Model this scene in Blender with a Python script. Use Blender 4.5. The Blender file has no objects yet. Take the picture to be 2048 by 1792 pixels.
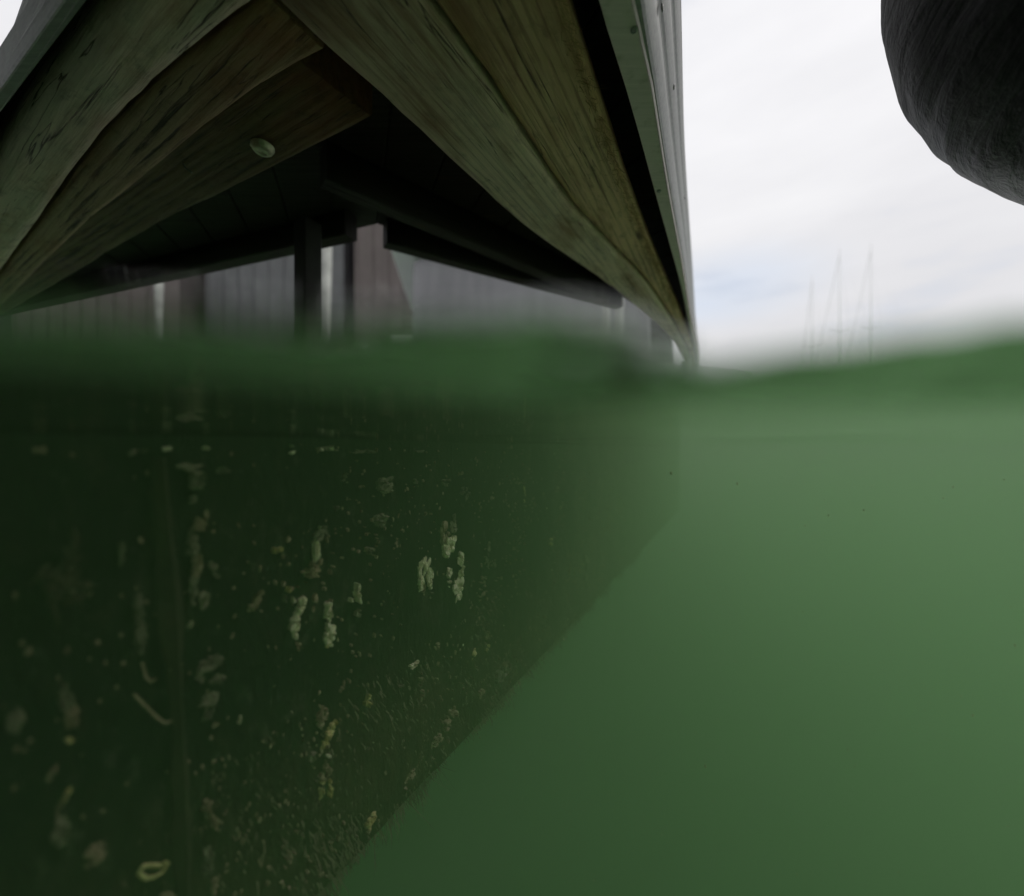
import bpy, bmesh, math, random
from mathutils import Vector, Matrix, noise

R = math.radians
random.seed(7)
scene = bpy.context.scene
col = scene.collection

# ------------------------------------------------------------------ camera
ZC = -0.006                      # the lens sits just under the mean water level (z = 0)
FPX, CX, CY = 780.0, 1024.0, 896.0   # focal length and centre in units of a 2048 px wide frame
cam_d = bpy.data.cameras.new('camera')
cam = bpy.data.objects.new('camera', cam_d); col.objects.link(cam)
cam.location = (0, 0, ZC); cam.rotation_euler = (R(90), 0, 0)
cam_d.sensor_width = 36.0; cam_d.lens = 36.0 * FPX / 2048.0
cam_d.clip_start = 0.004; cam_d.clip_end = 3000
cam_d.dof.use_dof = True; cam_d.dof.focus_distance = 0.42
cam_d.dof.aperture_fstop = cam_d.lens / 6.5     # a pupil 6.5 mm across
scene.camera = cam

# ------------------------------------------------------------------ sky, sun, exposure
SUN_EL, SUN_AZ = R(48), R(70)
world = bpy.data.worlds.new('World'); scene.world = world; world.use_nodes = True
nt = world.node_tree; nt.nodes.clear()
def wn(t, **kw):
    n = nt.nodes.new(t)
    for k, v in kw.items(): setattr(n, k, v)
    return n
w_out = wn('ShaderNodeOutputWorld'); w_bg = wn('ShaderNodeBackground')
sky = wn('ShaderNodeTexSky', sky_type='NISHITA'); sky.sun_disc = False
sky.sun_elevation = SUN_EL; sky.sun_rotation = SUN_AZ; sky.dust_density = 2.0
tc = wn('ShaderNodeTexCoord')
mp = wn('ShaderNodeMapping'); mp.inputs['Scale'].default_value = (1.2, 1.2, 5.0)
cl = wn('ShaderNodeTexNoise'); cl.inputs['Scale'].default_value = 1.7; cl.inputs['Detail'].default_value = 6; cl.inputs['Roughness'].default_value = .55
cr = wn('ShaderNodeValToRGB')
cr.color_ramp.elements[0].position = .30; cr.color_ramp.elements[0].color = (8.0, 7.97, 8.2, 1)
cr.color_ramp.elements[1].position = .72; cr.color_ramp.elements[1].color = (9.1, 9.05, 9.2, 1)
mk = wn('ShaderNodeValToRGB')
mk.color_ramp.elements[0].position = .24; mk.color_ramp.elements[0].color = (.6, .6, .6, 1)
mk.color_ramp.elements[1].position = .36; mk.color_ramp.elements[1].color = (.97, .97, .97, 1)
mx = wn('ShaderNodeMix', data_type='RGBA')
nt.links.new(tc.outputs['Generated'], mp.inputs['Vector'])
nt.links.new(mp.outputs['Vector'], cl.inputs['Vector'])
nt.links.new(cl.outputs['Fac'], cr.inputs['Fac']); nt.links.new(cl.outputs['Fac'], mk.inputs['Fac'])
nt.links.new(mk.outputs['Color'], mx.inputs['Factor'])
nt.links.new(sky.outputs['Color'], mx.inputs['A']); nt.links.new(cr.outputs['Color'], mx.inputs['B'])
vd = wn('ShaderNodeVectorMath', operation='DISTANCE'); vd.inputs[1].default_value = (.44 * 1.0, .83 * 1.0, .335 * 2.6)
vm = wn('ShaderNodeVectorMath', operation='MULTIPLY'); vm.inputs[1].default_value = (1.0, 1.0, 2.6)
nt.links.new(tc.outputs['Generated'], vm.inputs[0]); nt.links.new(vm.outputs[0], vd.inputs[0])
br = wn('ShaderNodeMapRange', interpolation_type='SMOOTHSTEP'); br.inputs[1].default_value = .26; br.inputs[2].default_value = .02; br.inputs[3].default_value = 0.0; br.inputs[4].default_value = .8
nt.links.new(vd.outputs['Value'], br.inputs[0])
bn = wn('ShaderNodeMath', operation='MULTIPLY'); nt.links.new(br.outputs[0], bn.inputs[0]); nt.links.new(cl.outputs['Fac'], bn.inputs[1])
bx_ = wn('ShaderNodeMix', data_type='RGBA'); nt.links.new(bn.outputs[0], bx_.inputs[0]); nt.links.new(mx.outputs['Result'], bx_.inputs[6]); bx_.inputs[7].default_value = (5.4, 7.3, 10.2, 1)
gz = wn('ShaderNodeSeparateXYZ'); nt.links.new(tc.outputs['Generated'], gz.inputs[0])
gr = wn('ShaderNodeMapRange'); gr.inputs[1].default_value = 0.0; gr.inputs[2].default_value = .75; gr.inputs[3].default_value = .80; gr.inputs[4].default_value = 1.06
nt.links.new(gz.outputs['Z'], gr.inputs[0])                     # an overcast sky is dimmer towards the horizon
sm = wn('ShaderNodeVectorMath', operation='SCALE'); nt.links.new(bx_.outputs[2], sm.inputs[0]); nt.links.new(gr.outputs[0], sm.inputs['Scale'])
nt.links.new(sm.outputs[0], w_bg.inputs['Color']); w_bg.inputs['Strength'].default_value = 0.10
nt.links.new(w_bg.outputs['Background'], w_out.inputs['Surface'])

sun_d = bpy.data.lights.new('sun', 'SUN'); sun_d.energy = .7; sun_d.angle = R(14); sun_d.color = (1, .96, .9)
sun = bpy.data.objects.new('sun', sun_d); col.objects.link(sun)
sd = Vector((math.sin(SUN_AZ) * math.cos(SUN_EL), math.cos(SUN_AZ) * math.cos(SUN_EL), math.sin(SUN_EL)))
sun.rotation_euler = sd.to_track_quat('Z', 'Y').to_euler()
vs = scene.view_settings
vs.view_transform = 'Standard'; vs.look = 'None'; vs.exposure = 0.1; vs.gamma = 1.0; vs.use_curve_mapping = False
cy = scene.cycles
cy.max_bounces = 10; cy.diffuse_bounces = 4; cy.glossy_bounces = 4; cy.transmission_bounces = 4
cy.transparent_max_bounces = 16; cy.volume_bounces = 3
cy.use_denoising = True; cy.sample_clamp_indirect = 4.0
cy.use_adaptive_sampling = False

# ------------------------------------------------------------------ helpers
def unproj(x, y, z):
    """plan point (X, Y) that shows at (x, y) of the 2048 x 1792 frame when it stands at height z"""
    u, v = (x - CX) / FPX, (CY - y) / FPX
    Y = (z - ZC) / v
    return Vector((u * Y, Y))
def isect(a, b, c, d):
    r, s = b - a, d - c
    t = ((c - a).x * s.y - (c - a).y * s.x) / (r.x * s.y - r.y * s.x)
    return a + r * t
def atY(l, Y):
    a, b = l
    return a + (b - a) * ((Y - a.y) / (b.y - a.y))
def atX(l, X):
    a, b = l
    return a + (b - a) * ((X - a.x) / (b.x - a.x))
def link(name, me, mat=None, parent=None, smooth=False):
    o = bpy.data.objects.new(name, me); col.objects.link(o)
    if mat is not None and len(me.materials) == 0: me.materials.append(mat)
    if parent is not None: o.parent = parent
    if smooth:
        for p in me.polygons: p.use_smooth = True
    return o
def mesh(name, verts, faces):
    me = bpy.data.meshes.new(name); me.from_pydata([tuple(v) for v in verts], [], faces); me.update(); return me
def bm_mesh(name, bm, normals=True):
    if normals: bmesh.ops.recalc_face_normals(bm, faces=bm.faces)
    me = bpy.data.meshes.new(name); bm.to_mesh(me); bm.free(); return me
def tag(o, label=None, cat=None, group=None, kind=None):
    if label: o['label'] = label
    if cat: o['category'] = cat
    if group: o['group'] = group
    if kind: o['kind'] = kind
    return o
def empty(name, loc=(0, 0, 0), rz=0):
    o = bpy.data.objects.new(name, None); col.objects.link(o); o.location = loc; o.rotation_euler = (0, 0, rz)
    o.empty_display_size = .1
    return o
def box_bm(bm, x0, x1, y0, y1, z0, z1, bev=0):
    r = bmesh.ops.create_cube(bm, size=1)
    M = Matrix.Translation(((x0 + x1) / 2, (y0 + y1) / 2, (z0 + z1) / 2)) @ Matrix.Diagonal((x1 - x0, y1 - y0, z1 - z0, 1))
    bmesh.ops.transform(bm, matrix=M, verts=r['verts'])
    if bev:
        es = {e for v in r['verts'] for e in v.link_edges}
        bmesh.ops.bevel(bm, geom=list(es), offset=bev, segments=2, affect='EDGES', profile=.5)
def box(name, x0, x1, y0, y1, z0, z1, mat, parent=None, bev=0):
    bm = bmesh.new(); box_bm(bm, x0, x1, y0, y1, z0, z1, bev)
    return link(name, bm_mesh(name, bm), mat, parent)
def tube_bm(bm, pts, rad, n=8, cap=True):
    rings = []
    for i, p in enumerate(pts):
        a = pts[max(0, i - 1)]; b = pts[min(len(pts) - 1, i + 1)]
        d = (Vector(b) - Vector(a)).normalized()
        q = d.to_track_quat('Z', 'Y').to_matrix()
        r = rad[i] if isinstance(rad, (list, tuple)) else rad
        rings.append([bm.verts.new(Vector(p) + q @ Vector((math.cos(k * 2 * math.pi / n) * r, math.sin(k * 2 * math.pi / n) * r, 0))) for k in range(n)])
    for a, b in zip(rings, rings[1:]):
        for k in range(n): bm.faces.new((a[k], a[(k + 1) % n], b[(k + 1) % n], b[k]))
    if cap: bm.faces.new(rings[0][::-1]); bm.faces.new(rings[-1])
def tube(name, pts, rad, mat, parent=None, n=8):
    bm = bmesh.new(); tube_bm(bm, pts, rad, n)
    return link(name, bm_mesh(name, bm), mat, parent, smooth=True)

# ------------------------------------------------------------------ materials
class NT:
    def __init__(self, name):
        self.m = bpy.data.materials.new(name); self.m.use_nodes = True
        self.t = self.m.node_tree; self.t.nodes.clear()
        self.out = self.t.nodes.new('ShaderNodeOutputMaterial')
    def n(self, t, ins=None, **kw):
        nd = self.t.nodes.new(t)
        for k, v in kw.items(): setattr(nd, k, v)
        for k, v in (ins or {}).items(): self.set(nd, k, v)
        return nd
    def set(self, nd, k, v):
        s = nd.inputs[k]
        if isinstance(v, bpy.types.NodeSocket): self.t.links.new(v, s)
        else: s.default_value = v
    def noise(self, vec, scale, detail=5, rough=.6, dist=0):
        return self.n('ShaderNodeTexNoise', {'Vector': vec, 'Scale': scale, 'Detail': detail, 'Roughness': rough, 'Distortion': dist}).outputs['Fac']
    def map(self, vec, scale, loc=(0, 0, 0)):
        return self.n('ShaderNodeMapping', {'Vector': vec, 'Scale': scale, 'Location': loc}).outputs['Vector']
    def ramp(self, fac, stops):
        r = self.n('ShaderNodeValToRGB', {'Fac': fac}); e = r.color_ramp.elements
        while len(e) < len(stops): e.new(.5)
        for el, (p, c) in zip(e, stops):
            el.position = p; el.color = (c, c, c, 1) if not isinstance(c, tuple) else (*c, 1)
        return r.outputs['Color']
    def mix(self, f, a, b):
        nd = self.n('ShaderNodeMix', data_type='RGBA')
        for k, v in (('Factor', f), ('A', a), ('B', b)):
            if isinstance(v, tuple) and len(v) == 3: v = (*v, 1)
            if k == 'Factor': self.set(nd, 0, v)
            elif k == 'A': self.set(nd, 6, v)
            else: self.set(nd, 7, v)
        return nd.outputs[2]
    def bump(self, h, strength=.4, dist=.002):
        return self.n('ShaderNodeBump', {'Height': h, 'Strength': strength, 'Distance': dist}).outputs['Normal']
    def add(self, a, b, op='ADD'):
        return self.n('ShaderNodeMath', {0: a, 1: b}, operation=op).outputs[0]
    def bsdf(self, color, rough=.7, normal=None, metal=0, spec=.5):
        b = self.n('ShaderNodeBsdfPrincipled', {'Roughness': rough, 'Metallic': metal, 'Specular IOR Level': spec})
        self.set(b, 'Base Color', (*color, 1) if isinstance(color, tuple) and len(color) == 3 else color)
        if normal is not None: self.set(b, 'Normal', normal)
        self.t.links.new(b.outputs[0], self.out.inputs['Surface'])
        return self.m
    @property
    def obj(self): return self.n('ShaderNodeTexCoord').outputs['Object']

def wood(name, dark, light, algae, alg_amt, worn=(.6, .5, .34), grain=60.0, seed=0.0, wet=.75, contrast=(.38, .60), worn_amt=.6, wave=.26, rusty=.85):
    t = NT(name); v = t.obj
    warp = t.n('ShaderNodeVectorMath', {0: v, 1: (seed, seed * 1.7, 0)}, operation='ADD').outputs[0]
    g1 = t.noise(t.map(warp, (2.2, grain, grain)), 3.0, 6, .66, .35)
    g2 = t.noise(t.map(warp, (7.0, grain * 5, grain * 5)), 3.0, 5, .65)
    wav = t.n('ShaderNodeTexWave', {'Vector': t.map(warp, (.30, 8, 8)), 'Scale': 3.6, 'Distortion': 11.0, 'Detail': 3.0, 'Detail Scale': .5}, bands_direction='Y').outputs['Fac']
    mixg = t.add(t.add(t.add(g1, t.add(g2, .5, 'MULTIPLY')), t.add(wav, wave, 'MULTIPLY')), 1.162 / (1.5 + wave), 'MULTIPLY')
    c = t.mix(t.ramp(mixg, [(contrast[0], 0.0), (contrast[1], 1.0)]), dark, light)
    am = t.noise(t.map(warp, (3.2, 9, 9), (seed, 0, 0)), 2.3, 5, .65)
    c = t.mix(t.add(t.ramp(am, [(.38, 0.0), (.66, 1.0)]), alg_amt, 'MULTIPLY'), c, t.mix(t.ramp(mixg, [(contrast[0], 0.0), (contrast[1], 1.0)]), tuple(x * .45 for x in algae), algae))
    st0 = t.noise(t.map(warp, (5, 20, 20)), 3.0, 5, .65)
    rust = t.noise(t.map(warp, (4.1, 13, 13), (seed + 4, 3, 0)), 1.8, 4, .6)
    c = t.mix(t.add(t.ramp(rust, [(.48, 0.0), (.68, 1.0)]), .7, 'MULTIPLY'), c, tuple(q * min(1.0, light[0] / .5) for q in (.30, .145, .06)))
    xo = t.n('ShaderNodeSeparateXYZ', {0: v}).outputs['X']
    near = t.n('ShaderNodeMapRange', {'Value': t.add(xo, t.add(am, .25, 'MULTIPLY')), 1: .14, 2: .34, 3: rusty, 4: 0.0}).outputs[0]
    c = t.mix(t.add(near, t.ramp(st0, [(.3, .35), (.65, 1.)]), 'MULTIPLY'), c, (.21, .075, .028))
    pale = t.noise(t.map(warp, (6, 11, 11), (seed + 9, 1, 0)), 1.5, 5, .7)
    ed = t.n('ShaderNodeAttribute', attribute_name='edge').outputs['Fac']
    wf = t.add(t.add(t.add(ed, t.ramp(pale, [(.36, .15), (.6, 1.0)]), 'MULTIPLY'), worn_amt, 'MULTIPLY'), t.add(t.ramp(pale, [(.62, 0.0), (.74, 1.0)]), .35, 'MULTIPLY'))
    c = t.mix(wf, c, t.mix(t.ramp(g2, [(.35, 0.), (.65, 1.)]), tuple(x * .6 for x in worn), worn))
    st = t.noise(t.map(warp, (9, 14, 14)), 4.0, 6, .7)
    c = t.mix(t.add(t.ramp(st, [(.54, 0.0), (.72, 1.0)]), .45, 'MULTIPLY'), c, tuple(x * .3 for x in dark))
    kn = t.n('ShaderNodeTexVoronoi', {'Vector': t.map(warp, (3.6, 12, 12), (seed * 2, 0, 0)), 'Scale': 1.6}).outputs['Distance']
    c = t.mix(t.ramp(kn, [(.05, .8), (.13, 0.)]), c, (.05, .026, .012))
    ck = t.noise(t.map(warp, (1.1, 26, 26), (seed * 3, 2, 0)), 2.0, 4, .5, .3)
    ckm = t.add(t.ramp(ck, [(.494, 0.), (.5, 1.), (.506, 0.)]), t.ramp(am, [(.45, 0.), (.56, 1.)]), 'MULTIPLY')
    c = t.mix(t.add(ckm, .8, 'MULTIPLY'), c, (.012, .008, .005))
    nrm = t.bump(t.add(t.add(mixg, t.add(st, .3, 'MULTIPLY')), t.add(ckm, -1.2, 'MULTIPLY')), 1.0, .0035)
    return t.bsdf(c, wet, nrm, spec=.35)

M_wA = wood('wood_beam_pale_green', (.28, .19, .13), (.88, .69, .53), (.56, .52, .44), .40, (.88, .70, .52), seed=1.3, grain=120, wave=.12)
M_wB = wood('wood_beam_brown', (.22, .125, .07), (.84, .56, .36), (.50, .42, .31), .25, (.90, .54, .28), seed=5.1, grain=80, wave=.16, worn_amt=.8)
M_wL = wood('wood_beam_mossy', (.42, .33, .24), (.70, .57, .45), (.50, .50, .41), .6, (.76, .63, .54), seed=9.7, grain=34, wave=.1)
M_wM = wood('wood_batten_coarse_shaded', (.035, .02, .011), (.36, .25, .155), (.16, .15, .10), .3, (.5, .34, .22), seed=13.9, grain=30, contrast=(.44, .56))  # coarse grain; colour darkened to carry the shadow on the inner boards
M_wN = wood('wood_bearer_shaded', (.03, .017, .009), (.14, .092, .046), (.10, .10, .045), .5, (.20, .155, .075), seed=17.2, grain=20, contrast=(.42, .58))  # deep shadow under the deck is put into this dark colour
M_deck = wood('wood_deck_plank', (.012, .009, .007), (.028, .021, .016), (.02, .018, .013), .3, (.03, .024, .018), seed=23.0, rusty=0.0)  # near-black colour deepens the shade under the deck into a void

def metal_paint():
    t = NT('aluminium_profile'); v = t.obj
    n1 = t.noise(t.map(v, (3, 60, 60)), 4, 5, .6); n2 = t.noise(v, 35, 4, .6)
    c = t.mix(t.ramp(n1, [(.3, 0.), (.7, 1.)]), (.21, .213, .22), (.31, .31, .305))
    c = t.mix(t.add(t.ramp(n2, [(.52, 0.), (.72, 1.)]), .35, 'MULTIPLY'), c, (.13, .125, .10))
    return t.bsdf(c, .5, t.bump(n2, .25, .0006), metal=.15)
M_alu = metal_paint()
def rail_paint():
    t = NT('pale_rail_paint'); v = t.obj
    n1 = t.noise(t.map(v, (3, 60, 60)), 4, 5, .6); n2 = t.noise(v, 60, 4, .6)
    c = t.mix(t.ramp(n1, [(.3, 0.), (.7, 1.)]), (.64, .52, .54), (.78, .64, .66))
    c = t.mix(t.add(t.ramp(n2, [(.55, 0.), (.75, 1.)]), .4, 'MULTIPLY'), c, (.28, .25, .18))
    return t.bsdf(c, .5, t.bump(n2, .25, .0006))
M_rail = rail_paint()
def simple(name, c, rough=.6, metal=0, nscale=30, var=.25, bump=.2):
    t = NT(name); v = t.obj
    n1 = t.noise(v, nscale, 5, .6)
    cc = t.mix(t.ramp(n1, [(.3, 0.), (.7, 1.)]), tuple(x * (1 - var) for x in c), tuple(min(1, x * (1 + var)) for x in c))
    return t.bsdf(cc, rough, t.bump(n1, bump, .002), metal=metal)
M_steel = simple('dark_steel', (.035, .033, .032), .6, .3)
M_bolt = simple('galvanised_bolt', (.5, .47, .36), .45, .5, 120, .3)
M_screw = simple('steel_screw', (.16, .16, .16), .4, .7)
M_rope = simple('rope_fibre', (.12, .12, .13), .9)

def fender_mat():
    t = NT('black_fender_rubber'); v = t.obj
    s = t.noise(t.map(v, (6, 6, 34)), 2.2, 6, .65, .6); f = t.noise(v, 60, 4, .6)
    zz = t.n('ShaderNodeSeparateXYZ', {0: v}).outputs['Z']
    low = t.ramp(t.n('ShaderNodeMapRange', {'Value': zz, 1: -.24, 2: -.04}).outputs[0], [(0., 1.), (1., 0.)])
    k = t.add(t.ramp(s, [(.48, 0.), (.66, 1.)]), low, 'MULTIPLY')
    c = t.mix(k, (.003, .003, .0045), (.02, .021, .025))
    return t.bsdf(c, t.n('ShaderNodeMapRange', {'Value': low, 3: .6, 4: .38}).outputs[0], t.bump(t.add(s, t.add(f, .25, 'MULTIPLY')), .9, .006), spec=.18)
M_fender = fender_mat()

def float_mat():
    t = NT('fouled_float_skin'); v = t.obj
    a = t.noise(v, 9, 6, .65); b = t.noise(t.map(v, (60, 60, 22)), 1.6, 6, .7); s = t.noise(v, 130, 3, .6)
    c = t.mix(t.ramp(a, [(.35, 0.), (.65, 1.)]), (.004, .006, .005), (.011, .010, .007))
    c = t.mix(t.add(t.ramp(b, [(.54, 0.), (.70, 1.)]), .75, 'MULTIPLY'), c, (.045, .037, .023))
    c = t.mix(t.add(t.ramp(s, [(.62, 0.), (.72, 1.)]), .6, 'MULTIPLY'), c, (.09, .095, .075))
    m2 = t.noise(t.map(v, (1, 1, .6)), 34, 6, .75); c = t.mix(t.add(t.ramp(m2, [(.55, 0.), (.66, 1.)]), .8, 'MULTIPLY'), c, (.075, .066, .048))
    m3 = t.noise(t.map(v, (1, 1, .5), (3, 1, 0)), 75, 5, .7); c = t.mix(t.add(t.ramp(m3, [(.60, 0.), (.68, 1.)]), .6, 'MULTIPLY'), c, (.13, .125, .095))
    zz = t.n('ShaderNodeSeparateXYZ', {0: v}).outputs['Z']
    brown = t.n('ShaderNodeMapRange', {'Value': t.add(zz, t.add(a, .16, 'MULTIPLY')), 1: -.22, 2: -.10, 3: 1.0, 4: 0.0}).outputs[0]
    c = t.mix(t.add(brown, t.ramp(b, [(.34, .25), (.62, 1.)]), 'MULTIPLY'), c, (.085, .06, .036))
    xx = t.n('ShaderNodeSeparateXYZ', {0: v}).outputs['X']
    gr_ = t.n('ShaderNodeMapRange', {'Value': t.add(t.add(xx, t.add(a, .35, 'MULTIPLY')), t.add(zz, -.35, 'MULTIPLY')), 1: .22, 2: .58}).outputs[0]
    c = t.mix(t.add(gr_, t.ramp(b, [(.36, .3), (.6, 1.)]), 'MULTIPLY'), c, (.13, .115, .08))
    return t.bsdf(c, .85, t.bump(t.add(a, t.add(b, .8, 'MULTIPLY')), .8, .006), spec=.2)
M_float = float_mat()
def shell(name, c1, c2):
    t = NT(name); v = t.obj
    a = t.noise(v, 160, 4, .6)
    return t.bsdf(t.mix(t.ramp(a, [(.38, 0.), (.6, 1.)]), c1, c2), .8, t.bump(a, .6, .0015))
M_shell = shell('barnacle_pale', (.62, .58, .36), (.95, .92, .66))
M_shell_y = shell('barnacle_yellow', (.55, .46, .18), (.90, .80, .40))
M_shell_d = shell('barnacle_dull', (.12, .105, .07), (.34, .30, .21))
M_shell_p = shell('barnacle_pinkish', (.24, .17, .11), (.48, .37, .25))
M_rib = simple('float_seam', (.05, .034, .021), .9, 0, 50, .55, .6)
M_weed = simple('brown_weed', (.07, .05, .03), .9, 0, 40, .5)
M_fuzz = simple('algae_fuzz', (.17, .145, .09), .9, 0, 30, .5)

# ------------------------------------------------------------------ water
def mean_rise(x):
    """height of the water where it climbs the camera housing, along the housing's front"""
    pts = [(-.0525, .0078), (-.036, .0074), (-.016, .0069), (.006, .0068), (.0115, .0060), (.0175, .0026), (.022, .0018), (.033, .0028), (.043, .0040), (.0525, .0054)]
    if x <= pts[0][0]: return pts[0][1]
    for (a, b), (c, d) in zip(pts, pts[1:]):
        if x <= c:
            k = (x - a) / (c - a); k = k * k * (3 - 2 * k)
            return b + (d - b) * k
    return pts[-1][1]
PX0, PX1, PY0, PY1 = -.225, .95, -.55, .04     # the dry pocket that the camera housing keeps open in the water
PYL = .0185
_fy = []
def _build_front():
    """the housing's front: square on to the right, curving back on its left shoulder"""
    x, y, st = .02, PY1, .0005
    while x > -.125:
        if x > -.002: a = 22 * max(0, min(1, (.012 - x) / .014))
        elif x > -.048: a = 22
        else: a = 22 * max(0, 1 - (-.048 - x) / .030)
        _fy.append((x, y, a)); y -= st * math.tan(R(a)); x -= st
_build_front()
PYL = _fy[-1][1]
def front(x):
    if x >= _fy[0][0]: return PY1, 0.0
    if x <= _fy[-1][0]: return PYL, 0.0
    i = int((_fy[0][0] - x) / .0005); return _fy[i][1], _fy[i][2]
def outline():
    """(point, outward normal, point and normal of the plain rectangle, is it the front) anticlockwise"""
    r = .02; pts = []
    def seg(a, b, n, nrm):
        for i in range(n):
            p = Vector(a).lerp(Vector(b), i / n); pts.append((p, Vector(nrm), p, Vector(nrm), False))
    def arc(cx, cyy, a0, n=5):
        for i in range(n):
            a = a0 + (math.pi / 2) * i / n
            d = Vector((math.cos(a), math.sin(a))); p = Vector((cx, cyy)) + d * r; pts.append((p, d, p, d, False))
    arc(PX1 - r, PY1 - r, 0)
    xs = [PX1 - r - (PX1 - r - .12) * i / 40 for i in range(40)] + [.12 - .24 * i / 200 for i in range(200)] + [-.12 - (PX0 + r + .12) * -1 * i / 20 for i in range(20)]
    for x in xs:
        y, a = front(x)
        pts.append((Vector((x, y)), Vector((-math.sin(R(a)), math.cos(R(a)))), Vector((x, y)), Vector((0, 1)), True))
    arc(PX0 + r, PYL - r, math.pi / 2)
    seg((PX0, PYL - r), (PX0, PY0 + r), 24, (-1, 0))
    arc(PX0 + r, PY0 + r, math.pi)
    seg((PX0 + r, PY0), (PX1 - r, PY0), 40, (0, -1))
    arc(PX1 - r, PY0 + r, 1.5 * math.pi)
    seg((PX1, PY0 + r), (PX1, PY1 - r), 24, (1, 0))
    return pts
def ringpt(o, d):
    p, n, pf, nf, _ = o
    k = min(1, max(0, (d - .012) / .05)); k = k * k * (3 - 2 * k)
    return (p + n * d).lerp(pf + nf * d, k)
OUT = outline()
DIST = [.0004 * i for i in range(33)] + [.014, .016, .0185, .0215, .027, .036, .048, .063, .082, .105, .135, .17, .21, .26, .32, .39, .47, .57, .7, .85, 1.05, 1.3, 1.65, 2.1, 2.8, 4, 6, 9, 14, 22, 40, 80, 200]
_prof = {}
def swell(m, yw=.04):
    """profile of the lip of water clinging to the housing: a short steep film, a rounded bulge, then the level surface"""
    key = (round(m, 5), round(yw, 4))
    if key in _prof: return _prof[key]
    film = .0019 if yw > .0375 else .0009
    zs, z, d, top = {}, m + film, 0.0, m + film
    step = .00005; n = 0
    want = {round(x / step): x for x in DIST if x < .03}
    while d < .03:
        if n in want: zs[want[n]] = z
        th = math.degrees(math.atan2(z - ZC, yw + d))
        s_ = 40.2 - th
        f = max(0.0, 1 - (top - z) / film)
        s_ = s_ + (62 - s_) * f * f
        g = min(1.0, max(0.0, z / .0011))
        z -= step * math.tan(R(max(4, s_))) * g * g * (3 - 2 * g)
        d += step; n += 1
    _prof[key] = zs
    return zs
def top_z(p, o, d):
    n0 = o[0]; yw = .04; m = .004
    if o[4]:
        rr = n0.length
        if rr < .075: yw = rr * math.cos(math.atan2(abs(n0.x), n0.y) - abs(math.atan2(o[1].x, o[1].y)))
        m = (mean_rise(.04 * n0.x / n0.y) - ZC) * (n0.y / .04) + ZC if n0.y > .012 else .002
        m = max(m, -.001)
    z = 0.0
    if d < .03:
        zs = swell(m, yw); kk = min(zs, key=lambda q: abs(q - d)); z = zs[kk]
    elif d < .1: z = .0002
    k = 1 - math.exp(-d / .06)
    if d < 10:
        z += k * k * (.0055 * noise.noise((p.x * 3.1, p.y * 4.3, .3)) + .0028 * noise.noise((p.x * 11 + 5, p.y * 15, 1.7)))
    return z
def water_top(dz):
    vs, N = [], len(OUT)
    for d in DIST:
        for o in OUT:
            q = ringpt(o, d)
            vs.append(Vector((q.x, q.y, top_z(q, o, d) + dz)))
    fs = []
    for i in range(len(DIST) - 1):
        for k in range(N):
            a = i * N + k; b = i * N + (k + 1) % N
            fs.append((b, a, a + N, b + N))
    return vs, fs, N
vsw, fsw, NW = water_top(0.0)
tw = NT('water_surface_film')
fr = tw.n('ShaderNodeFresnel', {'IOR': 1.333}).outputs[0]
gl = tw.n('ShaderNodeBsdfGlossy', {'Roughness': 0.02, 'Color': (1, 1, 1, 1)})
tr = tw.n('ShaderNodeBsdfTransparent', {'Color': (1, 1, 1, 1)})
ms = tw.n('ShaderNodeMixShader', {0: fr, 1: tr.outputs[0], 2: gl.outputs[0]})
# where the water climbs the housing its curve is steep enough to bend the view visibly
gs = tw.n('ShaderNodeBsdfGlass', {'Roughness': 0.0, 'IOR': 1.333, 'Color': (1, 1, 1, 1)})
at = tw.n('ShaderNodeAttribute', attribute_name='meniscus')
ms2 = tw.n('ShaderNodeMixShader', {0: at.outputs['Fac'], 1: ms.outputs[0], 2: gs.outputs[0]})
tw.t.links.new(ms2.outputs[0], tw.out.inputs['Surface'])
ws = link('water', mesh('water', vsw, fsw), tw.m, smooth=True)
att = ws.data.attributes.new('meniscus', 'FLOAT', 'POINT')
for i_, d_ in enumerate(DIST):
    f_ = 1.0 if d_ < .021 else 0.0
    for k_ in range(NW): att.data[i_ * NW + k_].value = f_
tag(ws, 'rippled green harbour water surface', 'water', kind='structure')

# the murky water below: one closed body, volume only
vv, ff, N = water_top(-.0006)
nd = len(DIST)
base = len(vv)
for o in OUT: vv.append(Vector((o[0].x, o[0].y, -.42)))                # pocket floor ring
for o in OUT:
    q = ringpt(o, DIST[-1]); vv.append(Vector((q.x, q.y, -7.0)))
ff = list(ff)
for k in range(N):
    k2 = (k + 1) % N
    ff.append((k, k2, base + k2, base + k))
    o = (nd - 1) * N
    ff.append((o + k2, o + k, base + N + k, base + N + k2))
ff.append(tuple(base + k for k in range(N)))
ff.append(tuple(base + N + k for k in range(N))[::-1])
tv = NT('murky_green_water')
WD = 1.02
sc_n = tv.n('ShaderNodeVolumeScatter', {'Color': (.60, 1.0, .52, 1), 'Density': 1.25 * WD, 'Anisotropy': .35})
ab_n = tv.n('ShaderNodeVolumeAbsorption', {'Color': (.24, .95, .17, 1), 'Density': .48 * WD})
ad_n = tv.n('ShaderNodeAddShader', {0: sc_n.outputs[0], 1: ab_n.outputs[0]})
tv.t.links.new(ad_n.outputs[0], tv.out.inputs['Volume'])
bmw = bmesh.new(); mtmp = mesh('murk', vv, ff); bmw.from_mesh(mtmp); bpy.data.meshes.remove(mtmp)
wb = link('murky_water', bm_mesh('murky_water', bmw), tv.m)
tag(wb, 'murky green body of harbour water below the surface', 'water', kind='stuff')

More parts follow.
